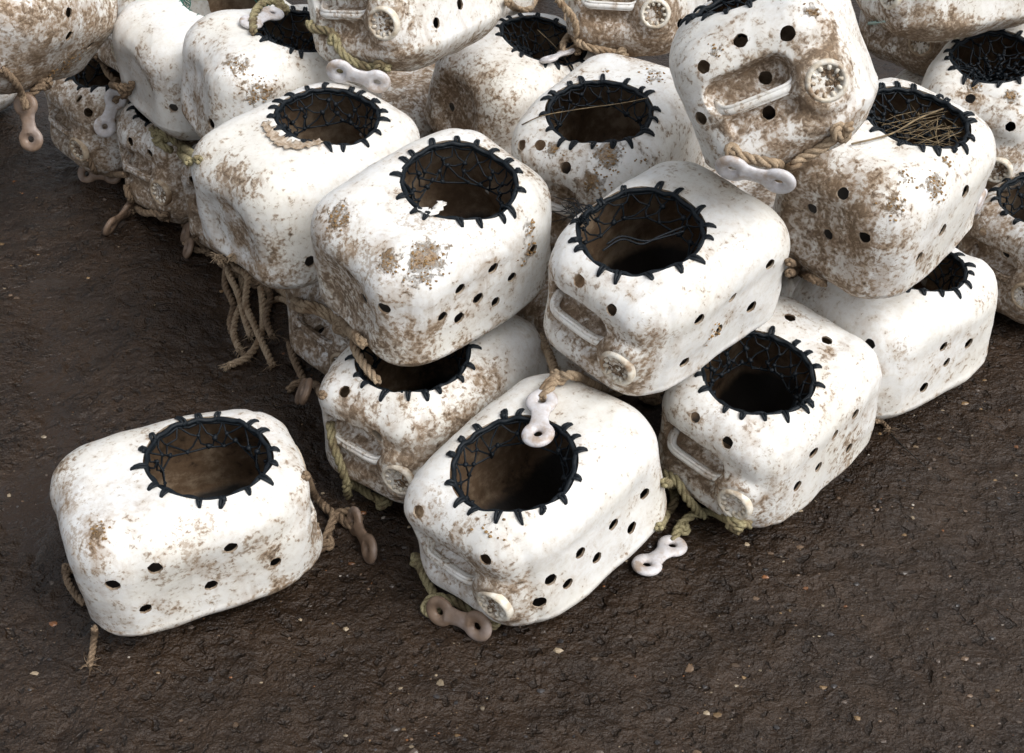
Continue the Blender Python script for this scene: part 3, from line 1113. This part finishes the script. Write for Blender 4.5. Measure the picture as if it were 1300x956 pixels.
ROOTS = {}
for k, p in pots.items():
    root = bpy.data.objects.new('whelk_pot', None)
    COL.objects.link(root)
    root.empty_display_size = 0.05
    root.matrix_world = p.m @ Matrix.Translation((0, 0, -C_))
    p.root_m = p.m @ Matrix.Translation((0, 0, -C_))
    ROOTS[k] = root
    if k in HIDDEN:
        tag(root, 'white pot buried in the bottom layer, covered by the pots above', 'pot', 'buried pots')
    else:
        tag(root, LABEL[k], 'pot', 'pots of the pile' if k != 'A' else 'pots on the mud')
    off = (0, 0, C_)
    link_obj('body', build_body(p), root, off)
    s = p.bvh.ray_cast(Vector((-A_ - .1, -CAPU, CAPV)), Vector((1, 0, 0)))
    sx = s[0].x if s[0] is not None else -A_
    cap = link_obj('cap', CAPM, root)
    nn = (s[1] + Vector((-1.6, 0, 0))).normalized() if s[0] is not None else Vector((-1, 0, 0))
    mt = Vector((-1, 0, 0)).rotation_difference(nn).to_matrix().to_4x4() @ Matrix.Rotation(rng.uniform(0, 6), 4, 'X')
    mt.translation = Vector((sx + 0.0065, -CAPU, CAPV)) + Vector(off)
    cap.matrix_local = mt
    if p.d > .48:
        cap.data = CAPD
    if k not in HIDDEN:
        link_obj('grip_lugs', LUGM, cap)
        if k != 'C':
            o = link_obj('caked_silt', MUDS[p.seed % 3], cap)
            o['kind'] = 'stuff'
    hx_ = [p.bvh.ray_cast(Vector((-A_ - .1, yy, zz)), Vector((1, 0, 0)))[0] for yy, zz in ((.03, -.062), (.03, .068), (.0, .070), (.06, .066))]
    link_obj('handle', HANDLED if p.d > .48 else HANDLEM, root, (sum(q.x for q in hx_) / 4 + 0.0145, 0, C_))
    if k not in HIDDEN:
        lacing(p, root, off)
    # crumbly crusts of silt
    if p.crust:
        mb = MB()
        for c, r, st in p.crust:
            for _ in range(int(11 * st * (r / 0.02) ** 2) + 3):
                q = c + Vector((rng.gauss(0, .42), rng.gauss(0, .42), rng.gauss(0, .42))) * r
                h = p.bvh.find_nearest(q)
                if h[0] is None or (h[0].z > 0.05 and math.hypot(h[0].x - p.hx, h[0].y - p.hy) < p.hr + .004):
                    continue
                s = rng.uniform(.0008, .0024)
                mb.blob(h[0] + h[1] * s * .25, (s * 1.3, s * 1.3, s * .8), .35)
        if mb.v:
            o = link_obj('silt_crust', mb.mesh('silt_crust', M['crumb'], False), root, off)
            o['kind'] = 'stuff'


# ------------------------------------------------------------------ ropes and plastic links
def path(pts):
    """image waypoints -> points in space: (x, y, lift above what is there) or (x, y, None) to bridge a gap"""
    W = []
    for q in pts:
        px, py, lift = q[:3]
        if lift is None:
            W.append(None)
            continue
        if lift == '=':
            W.append(CAMP + ray(px, py) * (W[-1] - CAMP).length)
            continue
        h = cast(px, py, q[3] if len(q) > 3 else None)
        if h is None:
            h = cast(px, py)
        W.append(h[0] + h[1] * lift)
    for i, q in enumerate(pts):
        if W[i] is None:
            a = max(j for j in range(i) if pts[j][2] is not None)
            b = min(j for j in range(i + 1, len(pts)) if pts[j][2] is not None)
            f = (i - a) / (b - a)
            t = (W[a] - CAMP).length * (1 - f) + (W[b] - CAMP).length * f
            W[i] = CAMP + ray(q[0], q[1]) * t
    return W


def rope_into(mb, P, r, pitch=None, fray_end=False, fray_start=False):
    P = catmull(P, 0.0036)
    n = len(P)
    pitch = pitch or r * 6.0
    T = [((P[min(i + 1, n - 1)] - P[max(i - 1, 0)]).normalized()) for i in range(n)]
    N = T[0].orthogonal().normalized()
    fr = []
    sdist = 0
    for i in range(n):
        if i:
            sdist += (P[i] - P[i - 1]).length
        N = (N - T[i] * N.dot(T[i])).normalized()
        fr.append((N.copy(), T[i].cross(N), sdist))
    for k in range(3):
        pts, rad = [], []
        for i in range(n):
            a = 2 * math.pi * (fr[i][2] / pitch + k / 3)
            pts.append(P[i] + fr[i][0] * (math.cos(a) * r * .56) + fr[i][1] * (math.sin(a) * r * .56))
            rad.append(r * .53 * rng.uniform(.95, 1.06))
        mb.tube(pts, rad, 6)
    for flag, i0, sg in ((fray_end, n - 1, 1), (fray_start, 0, -1)):
        if flag:
            for _ in range(22):
                d = (T[i0] * sg + Vector((rng.gauss(0, .45), rng.gauss(0, .45), rng.gauss(0, .35)))).normalized()
                L = rng.uniform(.010, .026)
                q = P[i0] + Vector((rng.gauss(0, .3), rng.gauss(0, .3), rng.gauss(0, .3))) * r
                mb.tube([q, q + d * L * .5 + Vector((0, 0, .001)), q + d * L + Vector((rng.gauss(0, .003), rng.gauss(0, .003), -.003))], [.0009, .0007, .0004], 3)
    # stray fibres along the lay
    for _ in range(n // 3):
        i = rng.randrange(n)
        a = rng.uniform(0, 6.28)
        d = fr[i][0] * math.cos(a) + fr[i][1] * math.sin(a)
        q = P[i] + d * r * .9
        e = T[i] * rng.uniform(-.008, .008) + d * rng.uniform(.002, .006)
        mb.tube([q, q + e], .0003, 3, caps=False)


def knot_into(mb, c, size, r, nrm=None):
    """a tight overhand knot"""
    q = Vector((0, 0, 1)).rotation_difference(Vector(nrm or (0, 0, 1))) if nrm is not None else None
    a0 = rng.uniform(0, 6)
    P = []
    for j in range(25):
        t = 2 * math.pi * j / 25 * .96
        v = Vector((math.sin(t) + 2 * math.sin(2 * t), math.cos(t) - 2 * math.cos(2 * t), -1.15 * math.sin(3 * t))) * (size / 6.0)
        v.rotate(Matrix.Rotation(a0, 3, 'Z'))
        if q:
            v.rotate(q)
        P.append(c + v)
    rope_into(mb, P, r)


def link_mesh():
    mb = MB()
    for sx in (-1, 1):
        ring = []
        for j in range(28):
            a = 2 * math.pi * j / 28
            ring.append((sx * 0.037 + 0.0172 * math.cos(a), 0.0172 * math.sin(a), 0))
        mb.tube(ring, 0.0106, 12, closed=True, squash=0.9)
    mb.tube([(-0.024, 0, 0), (-0.014, 0, 0), (0, 0, 0), (0.014, 0, 0), (0.024, 0, 0)], [0.0215, 0.0172, 0.0152, 0.0172, 0.0215], 14, squash=0.55)
    me = mb.mesh('link', M['link'])
    o = link_obj('tmp_link', me)
    md = o.modifiers.new('r', 'REMESH')
    md.mode = 'VOXEL'
    md.voxel_size = 0.0018
    sm = o.modifiers.new('s', 'SMOOTH')
    sm.factor = 0.5
    sm.iterations = 7
    out = apply_modifiers(o)
    bpy.data.objects.remove(o)
    out.polygons.foreach_set('use_smooth', np.ones(len(out.polygons), bool))
    return out


LINK = link_mesh()
LINKD = LINK.copy()
LINK.materials.clear(); LINK.materials.append(M['link'])
LINKD.materials.clear(); LINKD.materials.append(M['dlink'])
LINK.name, LINKD.name = 'plastic_link', 'plastic_link'


def place_link(parent, p1, p2, dirty=False, roll=0.0, scale=1.0, lift=0.010, hang=None):
    A, B = path([(*p1, lift) if len(p1) == 2 else p1, (*p2, lift) if len(p2) == 2 else p2]) if hang is None else path([hang, (*p1, '='), (*p2, '=')])[1:]
    c = (A + B) / 2
    ex = (B - A).normalized()
    h = cast((p1[0] + p2[0]) / 2, (p1[1] + p2[1]) / 2)
    nn = h[1] if hang is None else -ray(*p1[:2])
    ez = (nn - ex * nn.dot(ex)).normalized()
    ez = (Matrix.Rotation(R_(roll), 3, ex) @ ez).normalized()
    ey = ez.cross(ex)
    mt = Matrix((ex * scale, ey * scale, ez * scale * .78)).transposed().to_4x4()
    mt.translation = c
    o = link_obj('plastic_link', LINKD if dirty else LINK, parent)
    return o, mt


def bridle(key, runs, knots=(), link=None, mat='rope', r=0.0084):
    p = pots[key]
    mb = MB()
    for run in runs:
        pts, fe, fs = (run, False, False) if isinstance(run, list) else run
        rope_into(mb, path(pts), r, fray_end=fe, fray_start=fs)
    for kn in knots:
        c = path([kn[:3]])[0]
        h = cast(kn[0], kn[1])
        knot_into(mb, c, kn[3] if len(kn) > 3 else 0.022, r, h[1])
    o = link_obj('rope', mb.mesh('rope', M[mat]), ROOTS[key])
    o.matrix_parent_inverse = p.root_m.inverted()
    if link:
        lk, mt = place_link(o, **link)
        lk.matrix_local = mt
    return o


bridle('G', [[(783, 497, .004, 'G'), (757, 490, .010), (730, 486, .012), (708, 488, .014), (694, 500, .016), (690, 512, .008)],
             [(690, 512, .012), (703, 497, .018), (706, 478, None), (698, 452, None), (688, 425, .008)]],
       [(783, 498, .006, .026), (707, 488, .014, .020)], dict(p1=(690, 508), p2=(684, 566), lift=.012), 'rope')
bridle('L', [[(1066, 165, .004, 'L'), (1042, 182, .008, 'L'), (1018, 194, .009, 'L'), (1000, 206, .010, 'L'), (988, 222, .014, 'L')],
             [(932, 194, .004, 'L'), (955, 199, .008, 'L'), (985, 203, .009, 'L'), (1003, 212, .010, 'L'), (996, 228, .010, 'L'), (982, 226, .014)]],
       [(1066, 164, .006, .028), (932, 193, .006, .018), (996, 214, .012, .022)], dict(p1=(930, 214), p2=(988, 230), roll=52, hang=(945, 200, .034, 'L')), 'rope')
bridle('B', [[(531, 713, .006), (538, 732, .010), (547, 752, .012), (556, 772, .014), (552, 784, .010)],
             [(546, 784, .006), (540, 776, .012), (552, 768, .018), (575, 770, .014), (598, 784, .010), (622, 794, .008)]],
       [(531, 712, .008, .020), (622, 795, .010, .026)], dict(p1=(554, 786), p2=(612, 812), dirty=True, lift=.026, roll=72), 'grope')
bridle('C', [[(952, 662, .006), (932, 658, .010), (905, 652, .012), (880, 657, .014), (862, 672, .012), (855, 688, .010)],
             [(842, 598, .006), (862, 606, .012), (880, 630, .012), (893, 655, .008)],
             [(838, 612, .008), (853, 620, .012), (856, 640, .012), (845, 656, .010), (832, 668, .008)]],
       [(936, 661, .010, .024), (866, 672, .010, .018)], dict(p1=(856, 692), p2=(818, 724), lift=.010), 'grope')
bridle('A', [[(384, 606, .006), (398, 628, .012), (415, 648, .014), (424, 658, .014), (418, 675, .012), (411, 690, .010)],
             [(420, 658, .012), (436, 655, .014), (452, 658, .016), (456, 668, .010), (445, 672, .012), (432, 660, .014)]],
       [(411, 692, .012, .026)], dict(p1=(449, 668), p2=(472, 710), dirty=True, lift=.026, roll=74), 'oldrope')
bridle('A', [[(82, 716, .008), (86, 738, .010), (98, 758, .010), (108, 768, .008)],
             ],
       [(86, 722, .010, .016)], None, 'oldrope', .0066)
bridle('A', [([(126, 792, .010), (121, 812, .008), (117, 832, .006), (113, 846, .006)], True, False)], [], None, 'oldrope', .0058)
bridle('E', [[(488, 638, .008), (470, 630, .010), (455, 620, .012), (444, 608, .012), (442, 628, .006)],
             [(444, 608, .010), (436, 588, .010), (426, 562, .008), (418, 535, .008)]],
       [(486, 638, .010, .024)], None, 'grope')
# the tangle on the pot with the torn flake
bridle('F', [[(330, 366, .008), (356, 370, .010), (384, 380, .012), (410, 390, .012), (436, 406, .012), (458, 424, .010), (470, 436, .012)],
             [(332, 392, .012), (360, 388, .014), (384, 386, .014), (412, 396, .012), (440, 414, .012), (466, 432, .012)],
             ([(331, 368, .012), (334, 388, .018), (334, 408, None), (330, 430, None), (314, 450, .010), (290, 464, .008)], True, False),
             [(470, 432, .014), (456, 438, .014), (454, 448, .014), (466, 470, .010), (482, 486, .004)]],
       [(438, 412, .014, .026), (462, 434, .014, .028)], None, 'rope', .0080)
bridle('H', [([(282, 322, .010), (291, 330, .012), (290, 346, None), (302, 372, None), (310, 402, None), (318, 424, .008)], True, True),
             ([(285, 324, .010), (293, 331, .012), (306, 350, None), (308, 380, None), (300, 402, None), (297, 424, None), (304, 442, .008)], True, True),
             ([(300, 325, .010), (292, 330, .014), (300, 340, None), (314, 352, None), (312, 384, None), (322, 412, .010), (346, 462, .006)], True, True)],
       [(292, 330, .012, .026)], None, 'rope', .0078)
bridle('H', [([(268, 318, .010), (280, 334, None), (296, 344, None), (318, 352, None), (336, 366, .012), (344, 384, .012), (338, 404, None), (346, 430, .008)], True, True),
             ([(288, 338, .012), (286, 362, None), (296, 388, None), (292, 412, None), (300, 436, None), (312, 450, .008)], True, False)],
       [(300, 346, .014, .026), (324, 360, .012, .022)], None, 'oldrope', .0080)
bridle('U', [([(252, 300, .010), (262, 318, .012), (276, 326, .014), (290, 332, .014), (306, 340, .012)], True, True)], [(268, 322, .014, .024)], None, 'oldrope', .0070)
bridle('V', [([(368, 440, .010), (374, 458, .010), (382, 476, .008), (388, 488, .008)], False, True),
             [(366, 498, .008), (380, 490, .012), (400, 492, .012), (414, 502, .008)]],
       [], dict(p1=(372, 500), p2=(408, 498), dirty=True, roll=60), 'oldrope')
bridle('M', [[(486, 82, .006, 'M'), (468, 79, .010, 'M'), (448, 72, .010, 'M'), (436, 62, .012, 'M'), (424, 46, .012), (404, 36, .010), (396, 28, .006)],
             [(450, 72, .010), (436, 78, .012), (430, 92, .010), (438, 100, .008)]],
       [(486, 81, .008, .026), (428, 52, .012, .016)], dict(p1=(430, 90), p2=(480, 104), hang=(452, 113, .022, 'H'), roll=40), 'grope')
bridle('N', [[(716, -8, .06), (719, 12, None), (720, 36, None), (726, 58, None), (730, 72, .014)],
             [(712, 64, .014), (722, 54, .020), (745, 52, .018), (768, 58, .014), (790, 66, .006, 'N')],
             [(712, 64, .014), (716, 72, .012), (728, 66, .016), (733, 50, None), (728, 24, None), (730, -8, .06)]],
       [(788, 64, .008, .026)], dict(p1=(722, 68), p2=(690, 82), scale=.8, roll=40), 'rope', .0084)
bridle('K', [[(634, 4, .02), (648, 8, .02), (664, 10, .02), (682, 4, .02), (690, -6, .02)]], [], None, 'rope', .0084)
bridle('O', [[(2, 84, .010, 'O'), (14, 97, .012, 'O'), (24, 112, .014, 'O'), (30, 126, '='), (34, 138, '=')],
             [(58, 102, .008, 'O'), (44, 106, .012, 'O'), (34, 113, .014, 'O'), (30, 124, '='), (35, 138, '=')]],
       [(54, 103, .008, .026)], dict(p1=(33, 136), p2=(39, 174), dirty=True, hang=(34, 112, .014, 'O'), roll=25), 'oldrope')
bridle('O', [[(124, 70, .006), (131, 84, .012), (138, 98, .014), (148, 110, .016)],
             [(142, 112, .014), (156, 108, .016), (168, 112, .012), (172, 104, .010)],
             [(148, 110, .016), (150, 122, .016), (144, 130, .014)]],
       [(150, 112, .016, .024), (164, 114, .014, .026)], dict(p1=(146, 126), p2=(131, 158), lift=.014), 'oldrope')
bridle('T', [[(196, 166, .010), (210, 172, .014), (226, 184, .014), (240, 194, .012), (256, 204, .008)],
             [(200, 178, .012), (214, 188, .014), (230, 196, .014), (246, 206, .010)]],
       [(206, 176, .012, .030), (232, 190, .012, .026)], None, 'grope', .0086)
bridle('T', [[(164, 236, .008), (170, 250, .012), (174, 264, .012), (172, 276, .008)],
             [(172, 266, .014), (186, 264, .014), (200, 268, .012), (212, 272, .008)]],
       [(172, 266, .014, .022), (210, 270, .010, .022)], dict(p1=(168, 274), p2=(138, 298), dirty=True, roll=65, lift=.02), 'oldrope')
bridle('S', [[(114, 200, .008), (120, 212, .010), (126, 222, .008)], [(126, 222, .010), (144, 216, .012), (160, 218, .008)]],
       [], dict(p1=(112, 226), p2=(144, 230), dirty=True, roll=65, lift=.018), 'oldrope')
bridle('U', [[(234, 286, .008), (240, 302, .012), (246, 316, .010)], [(248, 320, .010), (262, 322, .012), (280, 328, .008)]],
       [(242, 314, .012, .024)], dict(p1=(236, 292), p2=(242, 332), dirty=True, roll=60, lift=.02), 'oldrope')
bridle('I', [[(996, 330, .008), (1012, 336, .012), (1030, 344, .012), (1050, 356, .008)],
             [(994, 344, .010), (1010, 340, .014), (1024, 352, .010), (1040, 352, .010)]],
       [(1016, 340, .014, .028), (1000, 342, .012, .024)], None, 'oldrope', .0072)
bridle('C', [[(812, 508, .010), (824, 510, .012), (838, 502, .010, 'C')]],
       [(828, 510, .012, .024)], None, 'oldrope')
bridle('R', [[(322, 46, .008), (322, 26, .016), (336, 13, .018), (356, 12, .014), (364, 20, .008)]],
       [(356, 16, .010, .022)], dict(p1=(318, 34), p2=(346, 22), scale=.9), 'grope')
bridle('Y', [], [], dict(p1=(1254, 252), p2=(1228, 262), scale=.95), 'rope')
bridle('D', [([(1112, 530, .008, 'D'), (1119, 538, .008), (1128, 547, .006)], True, False)], [], None, 'oldrope', .0050)

# ------------------------------------------------------------------ scraps on the pots
# torn flake at one opening, peeled film along another
def flake(key, pts, wid, mat, name):
    p = pots[key]
    P = path([(x, y, .003, key) for x, y in pts])
    P = catmull(P, 0.004)
    v, f = [], []
    n = len(P)
    for i, q in enumerate(P):
        t = (P[min(i + 1, n - 1)] - P[max(i - 1, 0)]).normalized()
        side = t.cross(Vector((0, 0, 1))).normalized()
        for j in range(4):
            w = wid * (0.45 + 0.55 * math.sin(math.pi * i / (n - 1))) * rng.uniform(.4, 1.5)
            v.append(q + side * (w * (j - 1.5) / 1.5) + Vector((0, 0, .0035 * abs(j - 1.5) / 1.5 * rng.uniform(0, 1.4))))
    for i in range(n - 1):
        for j in range(3):
            f.append((i * 4 + j, i * 4 + j + 1, i * 4 + j + 5, i * 4 + j + 4))
    m2 = MB()
    m2.add(v, f)
    me = m2.mesh(name, mat)
    if mat == M['plastic']:
        for nm in ('dirt', 'ochre'):
            me.attributes.new(nm, 'FLOAT', 'POINT').data.foreach_set('value', np.full(len(me.vertices), .25 if nm == 'dirt' else 0, np.float32))
    o = link_obj(name, me, ROOTS[key])
    o.matrix_parent_inverse = p.root_m.inverted()
    so = o.modifiers.new('thick', 'SOLIDIFY')
    so.thickness = 0.0016
    return o


flake('F', [(532, 266), (545, 272), (556, 268), (562, 258)], .009, M['plastic'], 'torn_flake')
flake('H', [(336, 156), (343, 170), (356, 182), (376, 187), (398, 184), (408, 180)], .014, M['flake'], 'peeling_film')
flake('W', [(1104, 30), (1112, 28), (1124, 27)], .006, simple_noisy('mint_tape', (0.32, 0.55, 0.50), (0.55, 0.66, 0.62), .6, 60), 'tape_scrap')


def stalks(name, lines, r, mat, label, cat, parent=None):
    mb = MB()
    for pts in lines:
        P = catmull(path(pts), 0.01)
        mb.tube(P, [r * (1 - .5 * i / len(P)) for i in range(len(P))], 5)
    o = link_obj(name, mb.mesh(name, M[mat]), parent)
    if label:
        tag(o, label, cat)
    return o


# dry grass in the opening of one pot
mb = MB()
cI = path([(1180, 150, .0, 'I')])[0]
for _ in range(46):
    px, py = rng.gauss(1190, 26), rng.gauss(152, 14)
    if not (1112 < px < 1226 and 118 < py < 182):
        continue
    a = rng.choice((rng.gauss(-.45, .4), rng.uniform(-1.6, 1.6)))
    L = rng.uniform(14, 46)
    A, B, C2 = path([(px - L * math.cos(a), py - L * .6 * math.sin(a), .0, 'I'), (px, py, 0, 'I'), (px + L * math.cos(a), py + L * .6 * math.sin(a), 0, 'I')])
    dz = Vector((0, 0, -rng.uniform(.004, .032)))
    mb.tube([A + dz + Vector((0, 0, rng.uniform(-.012, .004))), B + dz * 1.1, C2 + dz + Vector((0, 0, rng.uniform(-.012, .004)))], [.0008, .0007, .0004], 4)
P = path([(1080, 186, .006), (1110, 180, .008), (1135, 170, .004, 'I'), (1165, 152, .002, 'I'), (1200, 132, -.01, 'I')])
mb.tube(catmull(P, .01), .0019, 5)
o = link_obj('dry_grass', mb.mesh('dry_grass', M['straw']))
tag(o, 'tangle of dry grass stalks lying in the opening of a laced pot', 'dry grass')
stalks('straw', [[(664, 160, .004), (690, 150, .006, 'J'), (740, 140, .004, 'J'), (790, 132, .002, 'J'), (822, 126, .003, 'J')]], .0013, 'straw', 'single long straw lying across the opening of an ochre crusted pot', 'straw')
stalks('straw', [[(682, 40, .004, 'K'), (704, 62, .006), (722, 84, .004), (732, 98, .003)]], .0012, 'straw', 'thin straw beside the vertical tan rope', 'straw')
stalks('twig', [[(1130, 553, .004), (1152, 575, .006), (1166, 588, .006), (1178, 600, .004)]], .0016, 'dark', 'thin dark twig lying on the open mud', 'twig')
# loose tuft of twine on the pot in the middle of the pile
mb = MB()
for _ in range(26):
    a = Vector(path([(744 + rng.gauss(0, 5), 282 + rng.gauss(0, 6), .004, 'G')])[0])
    b = Vector(path([(722 + rng.gauss(0, 10), 268 + rng.gauss(0, 9), .008 + rng.random() * .012, 'G')])[0])
    mb.tube([a, (a + b) / 2 + Vector((rng.gauss(0, .006), rng.gauss(0, .006), rng.uniform(0, .012))), b], [.0013, .0011, .0006], 4)
for j in range(2):
    P = path([(765 + 6 * j, 312 - 8 * j, -.012, 'G'), (790, 296 - 4 * j, -.014, 'G'), (815 + 5 * j, 300 - 5 * j, -.018, 'G'), (840 + 9 * j, 288, -.02, 'G'), (870, 280 + 6 * j, -.012, 'G')])
    mb.tube(catmull(P, .006), .0018, 5)
o = link_obj('loose_twine', mb.mesh('loose_twine', M['twine']), ROOTS['G'])
o.matrix_parent_inverse = pots['G'].root_m.inverted()

# ------------------------------------------------------------------ stones trodden into the mud
mb = MB()
tints = []
PAL = [((.30, .19, .09), 4), ((.34, .14, .05), 2), ((.42, .33, .22), 4), ((.12, .09, .07), 7), ((.05, .045, .045), 8), ((.60, .54, .46), 1.0), ((.20, .13, .08), 6)]
cols, wts = [c for c, w in PAL], [w for c, w in PAL]
n_st = 9000
sx_, sy_ = nrng.uniform(-1.3, 1.6, n_st), 0.98 + 2.2 * nrng.rand(n_st) ** 1.3
sz_ = ground_height(sx_, sy_)
scl = 0.5 + perlin(np.stack([sx_ * 5, sy_ * 5, sy_ * 0 + 8], 1))
for x, y, z, clump in zip(sx_, sy_, sz_, scl):
    dens = 0.35 + 0.65 * min(1, max(0, (x + .9) / .8))
    if rng.random() > dens:
        continue
    if clump > .62 - .3 * rng.random() and rng.random() < .8:
        continue
    r = 0.0009 + 0.0048 * rng.random() ** 4.2 + (0.0035 if rng.random() < .007 else 0)
    c = rng.choices(cols, wts)[0]
    k = len(mb.v)
    mb.blob((x, y, z + r * .05), (r * rng.uniform(.9, 1.7), r * rng.uniform(.8, 1.2), r * .55), .28)
    j = rng.uniform(.30, .80)
    tints += [(*[q * j for q in c], 1)] * (len(mb.v) - k)
me = mb.mesh('gravel', M['stone'], False)
at = me.color_attributes.new('tint', 'FLOAT_COLOR', 'POINT')
at.data.foreach_set('color', np.array(tints, np.float32).ravel())
gr = link_obj('gravel', me)
tag(gr, 'small tan and dark stones trodden into the wet mud', 'gravel', kind='stuff')
